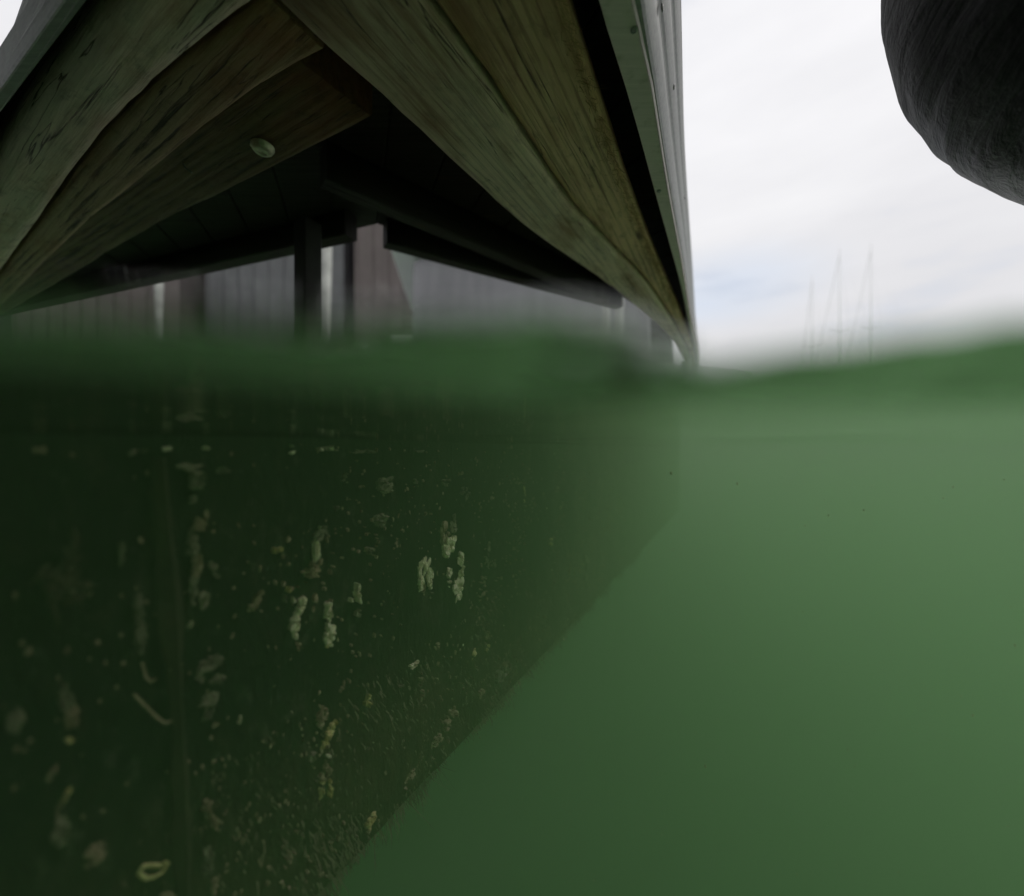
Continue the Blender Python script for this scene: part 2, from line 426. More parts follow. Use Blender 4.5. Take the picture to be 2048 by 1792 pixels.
sb = simple('seabed_mud', (.06, .055, .035), .9)
bmq = bmesh.new(); bmesh.ops.create_grid(bmq, x_segments=60, y_segments=60, size=400)
for v in bmq.verts: v.co.z = -7.4 + .25 * noise.noise(v.co * .12)
tag(link('seabed', bm_mesh('seabed', bmq), sb, smooth=True), 'dark muddy seabed under the harbour', 'seabed', kind='structure')

# ------------------------------------------------------------------ floating dock
dock = empty('floating_dock', (-.2, .5, 0))
tag(dock, 'wooden floating dock corner with grey metal edge rails on a fouled black float', 'dock')
DOCK_INV = Matrix.Translation((.2, -.5, 0))
def to_dock(o): o.parent = dock; o.matrix_parent_inverse = DOCK_INV; return o

class Poly:
    """a line in plan through points of the 2048 px frame at height z (plus plan points), read by length"""
    def __init__(self, px, z, extra=(), pre=()):
        self.p = [Vector(a) for a in pre] + [unproj(x, y, z) for x, y in px] + [Vector(a) for a in extra]
        for _ in range(4):                                    # soften the corners of the polyline
            q = [self.p[0]]
            for a, b in zip(self.p, self.p[1:]): q += [a.lerp(b, .25), a.lerp(b, .75)]
            self.p = q + [self.p[-1]]
    def cut(self, axis, v):
        for a, b in zip(self.p, self.p[1:]):
            if (a[axis] - v) * (b[axis] - v) <= 0 and a[axis] != b[axis]: return a.lerp(b, (v - a[axis]) / (b[axis] - a[axis]))
        a, b = (self.p[0], self.p[1]) if abs(self.p[0][axis] - v) < abs(self.p[-1][axis] - v) else (self.p[-1], self.p[-2])
        return a.lerp(b, (v - a[axis]) / (b[axis] - a[axis]))
def plank(name, fi, fo, z0, z1, mat, nseg=40, rnd=.006, rough=.0006, seed=0, ncross=10):
    """a sawn timber; fi(k), fo(k) give its inner and outer lower edges in plan; grain along local X"""
    a = (fi(0) + fo(0)) / 2; b = (fi(1) + fo(1)) / 2
    d = (b - a); ang = math.atan2(d.y, d.x)
    M = Matrix.Translation((a.x, a.y, 0)) @ Matrix.Rotation(ang, 4, 'Z'); Mi = M.inverted()
    vs, fs, ev = [], [], []
    for i in range(nseg + 1):
        k = i / nseg
        pi = Mi @ Vector((*fi(k), 0)); po = Mi @ Vector((*fo(k), 0))
        ring = []
        def add(w, z, e_):
            p = pi.lerp(po, w)
            nz = noise.noise(Vector((p.x * 9 + seed, p.y * 60, z * 60))) * rough + noise.noise(Vector((p.x * 40 + seed, p.y * 200, z * 200))) * rough * .5
            ny = noise.noise(Vector((p.x * 30 + seed, w * 9, 5))) * rough * 1.6 if e_ > .5 else 0
            vs.append(Vector((p.x, p.y + ny, z - nz))); ev.append(e_); ring.append(1)
        Wd = max((po - pi).length, .004); e = min(rnd / Wd, .3)
        add(0, z1, 0); add(0, z0 + rnd, .6); add(e * .3, z0 + rnd * .3, 1)
        for j in range(ncross + 1): add(e + (1 - 2 * e) * j / ncross, z0, .75 if j in (0, ncross) else 0)
        add(1 - e * .3, z0 + rnd * .3, 1); add(1, z0 + rnd, .6); add(1, z1, 0)
        n = len(ring)
    for i in range(nseg):
        for j in range(n):
            j2 = (j + 1) % n
            fs.append((i * n + j, i * n + j2, (i + 1) * n + j2, (i + 1) * n + j))
    fs.append(tuple(range(n))[::-1]); fs.append(tuple(nseg * n + j for j in range(n)))
    me = mesh(name, vs, fs)
    at_ = me.attributes.new('edge', 'FLOAT', 'POINT')
    for i, e_ in enumerate(ev): at_.data[i].value = e_
    bm = bmesh.new(); bm.from_mesh(me); bmesh.ops.recalc_face_normals(bm, faces=bm.faces); bm.to_mesh(me); bm.free()
    o = link(name, me, mat)
    for p in o.data.polygons: p.use_smooth = len(p.vertices) == 4
    o.matrix_world = M
    return to_dock(o)

H = .35
YE = 2.20
R0 = Poly([(548, 0), (660, 112), (740, 175), (950, 370), (1060, 468), (1180, 545), (1240, 590), (1330, 665)], H, [(.69, 1.56), (1.035, 2.28)], [(-.27, .18)])
R1 = Poly([(853, 0), (993, 188), (1124, 394), (1212, 484), (1300, 570), (1350, 650)], H, [(.715, 1.56), (1.05, 2.28)], [(-.15, .18)])
R2 = Poly([(1130, 0), (1170, 130), (1215, 260), (1250, 370), (1310, 520), (1366, 640)], H, [(.735, 1.56), (1.062, 2.28)], [(-.025, .18)])
R3 = Poly([(1194, 0), (1256, 188), (1300, 350), (1343, 503), (1365, 580), (1379, 660)], H, [(.742, 1.56), (1.067, 2.28)], [(0.0, .18)])
R4 = Poly([(1265, 0), (1300, 130), (1325, 300), (1345, 420), (1365, 520), (1383, 640)], H, [(.75, 1.56), (1.072, 2.28)], [(.025, .18)])
L1 = Poly([(525, 0), (322, 160), (187, 293), (49, 490)], H, [(-2.3, 1.55)], [(.1, .19)])
LO = Poly([(240, 0), (124, 146), (71, 210), (22, 285), (0, 337)], H, [(-2.3, 1.42)], [(.1, .09)])
L2 = Poly([(656, 116), (562, 158), (412, 262), (262, 388), (150, 468)], H, [(-2.3, 1.60)], [(-.05, .29)])
def meet(A, B):
    for a, b in zip(A.p, A.p[1:]):
        for c, d in zip(B.p, B.p[1:]):
            r, q = b - a, d - c; den = r.x * q.y - r.y * q.x
            if abs(den) < 1e-12: continue
            t = ((c - a).x * q.y - (c - a).y * q.x) / den; u = ((c - a).x * r.y - (c - a).y * r.x) / den
            if -1e-6 <= t <= 1 and -1e-6 <= u <= 1: return a + r * t
def alongY(P, y0, y1, off=0.0):
    nrm = Vector((.866, -.5))
    return lambda k: P.cut(1, y0 + (y1 - y0) * k) + nrm * off
def alongX(P, x0, x1, off=Vector((0, 0))):
    return lambda k: P.cut(0, x0 + (x1 - x0) * k) + off
perp = Vector((.866, -.5)); mid = Vector((.5, .866))
a_in, a_out, b_out = meet(R0, L1), meet(R1, L1), meet(R2, L1)
# right side: two timbers
plank('timber_beam', alongY(R0, a_in.y + .004, YE), alongY(R1, a_out.y + .004, YE, -.003), H, H + .10, M_wA, 90, rnd=.009, rough=.0009, seed=1)
plank('timber_beam', alongY(R1, a_out.y + .004, YE, .002), alongY(R2, b_out.y + .004, YE), H + .004, H + .022, M_wB, 90, rnd=.005, rough=.0016, seed=2)
# left side: the outer timber, the batten and the bearer behind it
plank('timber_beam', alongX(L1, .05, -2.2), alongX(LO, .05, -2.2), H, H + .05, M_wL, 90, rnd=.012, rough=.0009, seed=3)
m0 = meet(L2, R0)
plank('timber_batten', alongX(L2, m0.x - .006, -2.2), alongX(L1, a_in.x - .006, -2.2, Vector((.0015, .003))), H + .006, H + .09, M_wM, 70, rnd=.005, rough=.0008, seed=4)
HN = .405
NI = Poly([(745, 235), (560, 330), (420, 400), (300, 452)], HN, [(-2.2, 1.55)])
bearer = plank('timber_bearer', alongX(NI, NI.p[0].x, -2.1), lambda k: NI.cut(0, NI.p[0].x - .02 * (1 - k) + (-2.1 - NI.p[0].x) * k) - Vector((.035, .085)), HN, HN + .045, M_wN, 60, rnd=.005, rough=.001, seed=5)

# aluminium edge profiles
def profile(name, sections, mat):
    """sections: list of rings (lists of 3D points) to loft"""
    vs, fs = [], []
    n = len(sections[0])
    for s in sections: vs += s
    for i in range(len(sections) - 1):
        for j in range(n):
            j2 = (j + 1) % n
            fs.append((i * n + j, i * n + j2, (i + 1) * n + j2, (i + 1) * n + j))
    fs.append(tuple(range(n))[::-1]); fs.append(tuple((len(sections) - 1) * n + j for j in range(n)))
    bm = bmesh.new(); me0 = mesh('t', vs, fs); bm.from_mesh(me0); bpy.data.meshes.remove(me0)
    return to_dock(link(name, bm_mesh(name, bm), mat))
def strip_sec(pi, po, z0, z1, lip=.003):
    """a flat lower flange with a rounded outer lip"""
    d = (po - pi).normalized(); W = (po - pi).length
    raw = [(0, z1), (0, z0 + .001), (.001, z0), (W - lip, z0), (W - lip * .4, z0 - .0012), (W, z0 + .001), (W, z0 + .010), (W - .003, z0 + .012), (W - .004, z1)]
    return [Vector((*(pi + d * a), b)) for a, b in raw]
def fas_sec(lo, up, z0, z1, nfl=3, side=1):
    """fluted vertical fascia from (lo, z0) up to (up, z1)"""
    front, back = [], []
    n = 36
    d = Vector((-(0.866), .5)) * side
    for i in range(n + 1):
        k = i / n
        p = lo.lerp(up, k)
        off = .0028 * (1 - abs(math.sin(k * math.pi * nfl)) ** .5) + (.002 if (k * nfl) % 1 > .55 else 0)
        q = p + d * off
        front.append(Vector((q.x, q.y, z0 + (z1 - z0) * k)))
        q = p + d * .008
        back.append(Vector((q.x, q.y, z0 + (z1 - z0) * k)))
    return front + back[::-1]
Ys = [.12 + (YE + .04 - .12) * i / 40 for i in range(41)]
rail = profile('edge_rail', [strip_sec(R3.cut(1, y), R4.cut(1, y), H, H + .05) for y in Ys], M_rail)
Z5 = .50
F_lo = Poly([(1287, 0), (1310, 130), (1333, 300), (1352, 420), (1370, 520), (1386, 640)], H + .004, [(.757, 1.56), (1.077, 2.28)], [(.04, .18)])
F_up = Poly([(1368, 0), (1372, 300), (1385, 500), (1390, 640)], Z5, [(.74, 1.58), (1.08, 2.30)], [(.075, .18)])
fascia = profile('edge_fascia', [fas_sec(F_lo.cut(1, y), F_up.cut(1, y), H + .004, Z5) for y in Ys], M_alu)
# left profiles, seen past the mossy timber
def ln(x0, y0, x1, y1, z): return (unproj(x0, y0, z), unproj(x1, y1, z))
K3 = ln(160, 0, 0, 225, H); K4 = ln(118, 0, 0, 170, H)
G_lo = ln(112, 0, 0, 160, H + .004); G_up = ln(46, 0, 0, 150, Z5)
Xs = [.02 - 2.22 * i / 12 for i in range(13)]
profile('edge_rail', [strip_sec(atX(K3, x), atX(K4, x), H, H + .05)[::-1] for x in Xs], M_alu)
def fas_left(x):
    lo, up = atX(G_lo, x), atX(G_up, x)
    out = []
    fr_, bk = [], []
    for i in range(25):
        k = i / 24; p = lo.lerp(up, k); off = .007 * (1 - abs(math.sin(k * math.pi * 3)) ** .5)
        q = p + Vector((.5, .866)) * off; fr_.append(Vector((q.x, q.y, H + .004 + (Z5 - H - .004) * k)))
        q = p + Vector((.5, .866)) * .011; bk.append(Vector((q.x, q.y, H + .004 + (Z5 - H - .004) * k)))
    return fr_ + bk[::-1]
profile('edge_fascia', [fas_left(x) for x in Xs], M_alu)
# screws in the right-hand rail and fascia
def screw(p, nrm, r, parent, mat=M_screw, name='screw'):
    bm = bmesh.new()
    prof = [(r, 0), (r, .25 * r), (.75 * r, .5 * r), (.35 * r, .55 * r), (.3 * r, .3 * r), (0.001, .3 * r)]
    n = 14; rings = [[bm.verts.new((a * math.cos(2 * math.pi * k / n), a * math.sin(2 * math.pi * k / n), b)) for k in range(n)] for a, b in prof]
    for a, b in zip(rings, rings[1:]):
        for k in range(n): bm.faces.new((a[k], a[(k + 1) % n], b[(k + 1) % n], b[k]))
    o = link(name, bm_mesh(name, bm), mat, smooth=True)
    o.matrix_world = Matrix.Translation(p) @ Vector(nrm).to_track_quat('Z', 'Y').to_matrix().to_4x4()
    o.parent = parent
    o.matrix_parent_inverse = Matrix.Identity(4)
    return o
for (x, y) in ((1318, 382), (1268, 60)):
    p = unproj(x, y, H - .0005); screw(Vector((p.x, p.y, H - .0002)), (0, 0, -1), .003, rail, M_alu)
for (x, y, z) in ((1331, 176, .42), (1352, 395, .43), (1300, 20, .40)):
    # on the fascia face: find the point of the fascia line at that height
    k = (z - H - .004) / (Z5 - H - .004)
    best = min((abs((CX + FPX * (F_lo.cut(1, yy).lerp(F_up.cut(1, yy), k).x) / yy) - x) + abs((CY - FPX * (z - ZC) / yy) - y), yy) for yy in [.2 + .005 * i for i in range(190)])[1]
    p = F_lo.cut(1, best).lerp(F_up.cut(1, best), k)
    screw(Vector((p.x - .001, p.y, z)), (.87, -.5, 0), .0032, fascia)
# bolt and nail in the bearer
pb = unproj(525, 292, HN)
bm = bmesh.new()
n = 20; prof = [(.0145, 0), (.0145, .0022), (.0125, .0032), (.0118, .0065), (.0095, .0082), (.005, .0088), (.0045, .0080), (.0005, .0080)]
rings = [[bm.verts.new((a * (1 + .03 * math.sin(3 * k)) * math.cos(2 * math.pi * k / n), a * math.sin(2 * math.pi * k / n), -b)) for k in range(n)] for a, b in prof]
for a, b in zip(rings, rings[1:]):
    for k in range(n): bm.faces.new((a[k], a[(k + 1) % n], b[(k + 1) % n], b[k]))
bolt = link('bolt', bm_mesh('bolt', bm), M_bolt, smooth=True)
bolt.location = bearer.matrix_world.inverted() @ Vector((pb.x, pb.y, HN + .0003)) if False else (0, 0, 0)
bolt.matrix_world = Matrix.Translation((pb.x, pb.y, HN - .0003)); to_dock(bolt)
pk = unproj(370, 341, HN - .01); pk2 = unproj(378, 345, HN - .012)
to_dock(tube('nail', [(pk.x - .004, pk.y, HN + .004), (pk.x, pk.y, HN - .006), (pk2.x + .004, pk2.y, HN - .012)], .0011, M_screw, n=6))

# deck planks overhead (an L-shaped walkway corner)
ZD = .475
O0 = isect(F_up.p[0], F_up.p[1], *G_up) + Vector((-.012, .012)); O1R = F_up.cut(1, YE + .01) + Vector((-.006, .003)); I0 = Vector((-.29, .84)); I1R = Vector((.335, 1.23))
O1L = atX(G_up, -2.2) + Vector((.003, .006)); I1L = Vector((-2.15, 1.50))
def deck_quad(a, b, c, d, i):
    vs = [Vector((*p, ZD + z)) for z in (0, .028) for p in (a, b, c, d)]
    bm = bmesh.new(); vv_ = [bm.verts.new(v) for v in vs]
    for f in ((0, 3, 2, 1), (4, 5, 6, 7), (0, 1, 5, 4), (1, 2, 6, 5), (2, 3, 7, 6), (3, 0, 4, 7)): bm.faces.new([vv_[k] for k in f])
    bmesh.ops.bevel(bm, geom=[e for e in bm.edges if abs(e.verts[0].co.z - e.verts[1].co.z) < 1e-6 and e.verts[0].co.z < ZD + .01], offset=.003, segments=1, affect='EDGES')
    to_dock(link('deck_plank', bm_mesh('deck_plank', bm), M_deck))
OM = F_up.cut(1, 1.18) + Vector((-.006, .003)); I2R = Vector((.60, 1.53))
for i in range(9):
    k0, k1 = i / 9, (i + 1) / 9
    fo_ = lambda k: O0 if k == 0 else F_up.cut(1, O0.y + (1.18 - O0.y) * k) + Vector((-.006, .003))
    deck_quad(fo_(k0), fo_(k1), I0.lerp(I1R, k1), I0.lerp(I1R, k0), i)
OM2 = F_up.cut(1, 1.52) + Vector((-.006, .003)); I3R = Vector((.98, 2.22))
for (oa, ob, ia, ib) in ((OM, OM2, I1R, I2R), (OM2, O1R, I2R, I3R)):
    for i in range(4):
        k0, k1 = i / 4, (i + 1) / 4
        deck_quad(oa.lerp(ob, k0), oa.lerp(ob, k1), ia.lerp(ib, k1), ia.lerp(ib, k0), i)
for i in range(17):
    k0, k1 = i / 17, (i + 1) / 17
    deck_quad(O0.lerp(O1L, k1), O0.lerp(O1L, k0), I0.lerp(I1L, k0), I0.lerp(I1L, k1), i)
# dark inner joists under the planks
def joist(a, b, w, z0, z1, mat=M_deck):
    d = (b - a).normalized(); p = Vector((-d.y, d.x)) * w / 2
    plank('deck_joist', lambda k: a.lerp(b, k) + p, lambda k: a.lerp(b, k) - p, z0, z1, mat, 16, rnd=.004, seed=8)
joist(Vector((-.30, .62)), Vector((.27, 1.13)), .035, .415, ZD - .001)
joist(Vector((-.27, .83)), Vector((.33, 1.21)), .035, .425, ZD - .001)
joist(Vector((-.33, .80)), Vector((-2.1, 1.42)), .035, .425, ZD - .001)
# steel posts between the float and the deck
def post(x, y, w, z0, z1):
    o = box('post', -w / 2, w / 2, -w / 2, w / 2, z0, z1, M_steel, None, .003); o.location = (x, y, 0); o.rotation_euler = (0, 0, R(60)); to_dock(o)
post(-.395, .755, .036, .02, .43)
post(.93, 2.1, .034, .02, .45)
post(-.30, .28, .03, .02, .352) if False else None

# ---------------- the float
F0 = Vector((.03, .61)); FA = R(60)
FM = Matrix.Translation((F0.x, F0.y, 0)) @ Matrix.Rotation(FA, 4, 'Z')
fl = None
def float_mesh():
    FX0, FX1, BOT, TOP, WID = -.80, 1.95, -.372, .028, .62
    prof = []
    for i in range(46): prof.append((0.0, TOP - (TOP - BOT - .035) * i / 45))
    for i in range(1, 9):
        a = math.pi / 2 * i / 8; prof.append((.035 - .035 * math.cos(a), BOT + .035 - .035 * math.sin(a)))
    for i in range(1, 8): prof.append((.035 + (WID - .07) * i / 7, BOT))
    prof += [(WID, BOT + .035), (WID, TOP), (WID * .5, TOP + .004)]
    nx = 320; n = len(prof); vs, fs = [], []
    for i in range(nx + 1):
        x = FX0 + (FX1 - FX0) * i / nx
        e = max(0, x - (FX1 - .15)) / .15; e2 = 1 - math.sqrt(max(0, 1 - e * e))
        for (y, z) in prof:
            p = Vector((x, y, z))
            w = .0045 * noise.noise(p * 14) + .0022 * noise.noise(p * 45) + .0012 * noise.noise(p * 120)
            if y < .3: y2 = y - w + e2 * .15
            else: y2 = y - e2 * .10
            z2 = z + (2 * w if z < BOT + .03 else 0) + (e2 * .10 if z < -.2 else 0)
            vs.append((x, y2, z2))
    for i in range(nx):
        for j in range(n):
            j2 = (j + 1) % n
            fs.append((i * n + j, (i + 1) * n + j, (i + 1) * n + j2, i * n + j2))
    fs.append(tuple(range(n))); fs.append(tuple(nx * n + j for j in range(n))[::-1])
    bm = bmesh.new(); m0 = mesh('t', vs, fs); bm.from_mesh(m0); bpy.data.meshes.remove(m0)
    return bm_mesh('float', bm)
fl = link('float', float_mesh(), M_float, smooth=True)
fl.matrix_world = FM; to_dock(fl)
tag(fl, 'dark submerged float with barnacle scars')
def on_face(x, y):
    """local (x, z) on the float's face for a point of the 2048 px frame"""
    u, v = (x - CX) / FPX, (CY - y) / FPX
    t = (u * F0.y - F0.x) / (.5 - .8660254 * u)
    Y = F0.y + .8660254 * t
    return t, ZC + v * Y, Y
def flake(bm, cx, cz, rx, rz, rot, h, n=9):
    c, s = math.cos(rot), math.sin(rot)
    def P(a, b, y): return bm.verts.new((cx + a * c - b * s, -y, cz + a * s + b * c))
    ph = random.random() * 6
    rim0, rim1 = [], []
    for k in range(n):
        a = 2 * math.pi * k / n; q = 1 + .35 * math.sin(2 * a + ph) * random.random() + random.uniform(-.42, .3)
        rim0.append(P(rx * q * math.cos(a), rz * q * math.sin(a), -.005))
        rim1.append(P(rx * q * .93 * math.cos(a), rz * q * .93 * math.sin(a), h * random.uniform(.7, 1.2)))
    top = P(rx * random.uniform(-.3, .3), rz * random.uniform(-.3, .3), h * random.uniform(.8, 1.4))
    for k in range(n):
        k2 = (k + 1) % n
        bm.faces.new((rim0[k], rim0[k2], rim1[k2], rim1[k])); bm.faces.new((rim1[k], rim1[k2], top))
def patch(px, py, w, h, mat, tilt=0, cover=1.0, name='barnacle_patch'):
    """a scab of barnacle plates w x h (2048 px frame) centred on (px, py)"""
    x0, z0, Y = on_face(px - w / 2, py)[0], None, None
    x1 = on_face(px + w / 2, py)[0]; xc, zc, Y = on_face(px, py)
    hw = abs(x1 - x0) / 2; hh = h / FPX * Y / 2
    bm = bmesh.new()
    if zc < -.345 or zc > .02: return
    n = max(3, min(34, int(w * h / 38 * cover)))
    for i in range(n):
        r = math.sqrt(random.random()) * .9; a = random.random() * 2 * math.pi
        dx, dz = hw * r * math.cos(a), hh * r * math.sin(a)
        big = random.random() ** 1.6
        fx = max(.0009, hw * (.16 + .42 * big)); fz = max(.0011, hh * (.10 + .30 * big))
        flake(bm, xc + dx + tilt * dz, zc + dz, fx, fz, random.uniform(-.5, .5) - math.atan(tilt), random.uniform(.0015, .0042))
    o = link(name, bm_mesh(name, bm), mat); o.parent = fl; return o
S, SY, SD, SP = M_shell, M_shell_y, M_shell_d, M_shell_p
PATCHES = [
 (630, 1098, 13, 62, S, .1), (622, 1140, 24, 36, SP, 0), (640, 1065, 26, 30, SD, 0), (598, 1212, 16, 40, S, .25), (588, 1248, 20, 50, S, .1), (592, 1290, 10, 30, SP, 0),
 (655, 1225, 16, 42, S, 0), (657, 1268, 18, 44, S, .1), (652, 1288, 8, 18, SY, 0), (714, 1188, 11, 46, S, 0), (714, 1222, 8, 24, SD, 0), (700, 1200, 8, 12, S, 0),
 (842, 1145, 16, 70, S, .1), (858, 1150, 12, 62, S, -.1), (845, 1185, 10, 34, SP, 0), (886, 1062, 16, 50, SP, 0), (897, 1092, 22, 50, S, .1), (897, 1156, 14, 40, S, 0), (920, 1128, 14, 48, S, 0), (916, 1170, 18, 50, S, .15),
 (906, 1045, 14, 40, SD, 0), (512, 1200, 15, 40, SP, .4), (498, 1215, 8, 14, SP, 0), (576, 1182, 8, 18, SY, .2), (568, 1197, 10, 16, SD, 0), (585, 1202, 6, 16, S, 0), (545, 1098, 7, 14, SY, 0), (560, 1100, 5, 10, SY, 0), (505, 1130, 8, 16, SD, .3),
 (735, 1398, 10, 32, SY, .1), (660, 1458, 20, 36, SY, .5), (648, 1480, 18, 26, SY, .5), (642, 1430, 20, 40, SP, .2), (640, 1505, 8, 14, S, 0), (655, 1507, 5, 8, S, 0), (648, 1545, 24, 30, SP, 0), (640, 1575, 10, 40, SY, .1), (655, 1575, 9, 40, SY, -.1), (622, 1515, 16, 26, SD, .2),
 (825, 1328, 20, 12, S, 0), (838, 1362, 14, 14, SP, 0), (840, 1388, 6, 32, SP, .2), (946, 1308, 8, 28, SY, 0), (972, 1272, 8, 36, SP, 0), (974, 1296, 6, 18, SY, 0), (872, 1296, 6, 34, SP, .3), (1048, 992, 5, 34, SY, 0), (1046, 965, 5, 14, SD, 0), (1100, 1085, 6, 20, SY, 0), (1108, 1165, 5, 30, SD, 0),
 (680, 1380, 8, 14, SP, 0), (572, 1430, 12, 22, SD, .2), (478, 1436, 12, 16, S, 0), (800, 1368, 6, 16, SD, 0), (770, 1540, 10, 14, SP, 0), (860, 1190, 8, 14, SD, 0), (975, 1110, 8, 50, SD, 0), (985, 1135, 6, 24, SD, 0), (940, 1275, 5, 16, SD, 0),
 (396, 1050, 22, 30, SP, 0), (382, 1085, 22, 60, SD, 0), (392, 1130, 24, 44, SP, 0), (384, 1180, 18, 60, SD, 0), (405, 1195, 18, 40, SD, 0), (425, 1130, 16, 24, SD, 0), (430, 1150, 12, 12, SD, 0), (392, 960, 40, 36, SD, 0), (375, 935, 50, 14, SD, 0), (445, 940, 30, 14, SD, 0), (385, 1000, 16, 20, SD, 0),
 (378, 1248, 6, 16, S, .6), (420, 1325, 44, 26, SD, 0), (400, 1350, 18, 26, SD, 0), (430, 1360, 30, 20, SD, 0), (415, 1400, 36, 30, SD, 0), (412, 1425, 20, 30, SD, 0), (408, 1610, 14, 30, SP, 0), (425, 1640, 14, 44, SP, -.3), (412, 1720, 22, 60, SD, 0), (425, 1770, 14, 40, SP, 0),
 (275, 1215, 12, 60, SD, 0), (280, 1270, 22, 60, SD, 0), (240, 1110, 10, 50, SD, 0), (130, 1390, 26, 60, SD, 0), (142, 1430, 24, 46, SP, 0), (138, 1478, 14, 8, SY, 0), (100, 1545, 12, 26, SP, .4), (135, 1580, 14, 24, SY, .5), (120, 1605, 14, 34, SP, .4), (190, 1700, 44, 40, SP, 0), (30, 1440, 30, 44, SD, 0), (120, 1660, 30, 60, SD, 0),
 (690, 955, 18, 22, SD, 0), (770, 970, 34, 30, SD, 0), (760, 1040, 24, 26, SD, 0), (830, 960, 10, 20, SD, 0), (670, 1015, 16, 18, SD, 0), (930, 985, 18, 26, SD, 0), (890, 965, 18, 16, SD, 0), (740, 1100, 16, 20, SD, 0),
 (900, 1440, 24, 30, SP, .5), (872, 1480, 20, 26, SP, .5), (960, 1385, 14, 26, SP, .5), (1010, 1330, 12, 24, SP, .5), (815, 1555, 20, 30, SP, .5), (740, 1640, 22, 26, SY, .5), (925, 1478, 34, 40, SD, .5), (905, 1510, 20, 30, SD, .5), (775, 1662, 26, 24, SP, .5), (755, 1675, 14, 18, SY, .3), (1130, 1250, 8, 20, SD, 0), (1060, 1350, 8, 12, SD, 0), (1170, 1130, 8, 60, SD, .2), (1000, 1350, 16, 40, SD, .3),
]
for (px, py, w, h, m, t) in PATCHES: patch(px, py, w, h, m, t)
for i in range(14):                                   # the pale row along the waterline
    x = random.choice([random.uniform(560, 720), random.uniform(720, 930), random.uniform(180, 420)])
    patch(x, random.uniform(893, 906), random.uniform(10, 30), random.uniform(3, 7), random.choice([S, SD, SD]), 0)
# countless small specks, and the fuzz along the bottom edge
bm = bmesh.new()
for i in range(5000):
    x = random.uniform(-.62, .60); z = -.345 * random.random() ** .8
    if noise.noise(Vector((x * 9, z * 9, 4))) < random.uniform(-.5, .3): continue
    s = random.uniform(.0004, .0012) * (1.6 if random.random() < .08 else 1)
    flake(bm, x, z, s, s * random.uniform(1, 2.2), random.uniform(-.3, .3), .0012, 5)
o = link('shell_specks', bm_mesh('shell_specks', bm), M_shell_p); o.parent = fl; o['kind'] = 'stuff'
bm = bmesh.new()
for i in range(15000):
    x = random.uniform(-.55, 1.0)
    z = -.368 + .17 * random.random() ** 2.0
    if noise.noise(Vector((x * 13, z * 10, 9))) < random.uniform(-.25, .45): continue
    y = 0
    if z < -.337:
        a = min(1, max(0, (-.337 - z) / .035)); y = .035 - .035 * math.sqrt(max(0, 1 - a * a))
    e = max(0, x - 1.80) / .15; y += (1 - math.sqrt(max(0, 1 - e * e))) * .15; z += (1 - math.sqrt(max(0, 1 - e * e))) * .10
    L = random.uniform(.0025, .007) * (random.uniform(1, 2.6) if z < -.34 and noise.noise(Vector((x * 30, 2, 2))) > .05 else 1); dx = random.uniform(-.5, .5); w = random.uniform(.0002, .0006)
    out = random.uniform(.1, .6)
    p0 = Vector((x, y + .003, z)); p1 = p0 + Vector((dx * L, -out * L - .003, -L)); p2 = p1 + Vector((dx * L * .4, -out * L * .2, -L * .6))
    a = [bm.verts.new(p0 + Vector((w, 0, 0))), bm.verts.new(p0 - Vector((w, 0, 0))), bm.verts.new(p1 - Vector((w, 0, 0))), bm.verts.new(p1 + Vector((w, 0, 0))), bm.verts.new(p2)]
    bm.faces.new((a[0], a[1], a[2], a[3])); bm.faces.new((a[3], a[2], a[4]))
o = link('algae_fuzz', bm_mesh('algae_fuzz', bm, False), M_fuzz); o.parent = fl; o['kind'] = 'stuff'
# wisps of weed trailing off the far end and the bottom edge
bm = bmesh.new()
for i in range(5000):
    if random.random() < .55:
        x, z = random.uniform(.10, .80), random.uniform(-.33, -.05)
    else:
        x, z = random.uniform(-.35, 1.0), random.uniform(-.372, -.345)
    if noise.noise(Vector((x * 14, z * 8, 1))) < random.uniform(-.05, .4): continue
    e = max(0, x - 1.80) / .15; k_ = 1 - math.sqrt(max(0, 1 - min(1, e) ** 2))
    y = k_ * .15 + (.02 if z < -.345 else 0)
    if z < -.25: z += k_ * .10
    L = random.uniform(.012, .045); dx = random.uniform(-.2, .8); out = random.uniform(.1, .7); w = random.uniform(.0003, .0009)
    P_ = [Vector((x, y + .004, z))]
    for q in range(4): P_.append(P_[-1] + Vector((dx * L / 4 + random.uniform(-.1, .1) * L / 4, -out * L / 4, -L / 4 * random.uniform(.4, 1.1))))
    ps = [(bm.verts.new(p - Vector((w * (1 - j / 4.4), 0, 0))), bm.verts.new(p + Vector((w * (1 - j / 4.4), 0, 0)))) for j, p in enumerate(P_)]
    for a_, b_ in zip(ps, ps[1:]): bm.faces.new((a_[0], a_[1], b_[1], b_[0]))
o = link('trailing_weed', bm_mesh('trailing_weed', bm, False), M_fuzz); o.parent = fl; o['kind'] = 'stuff'
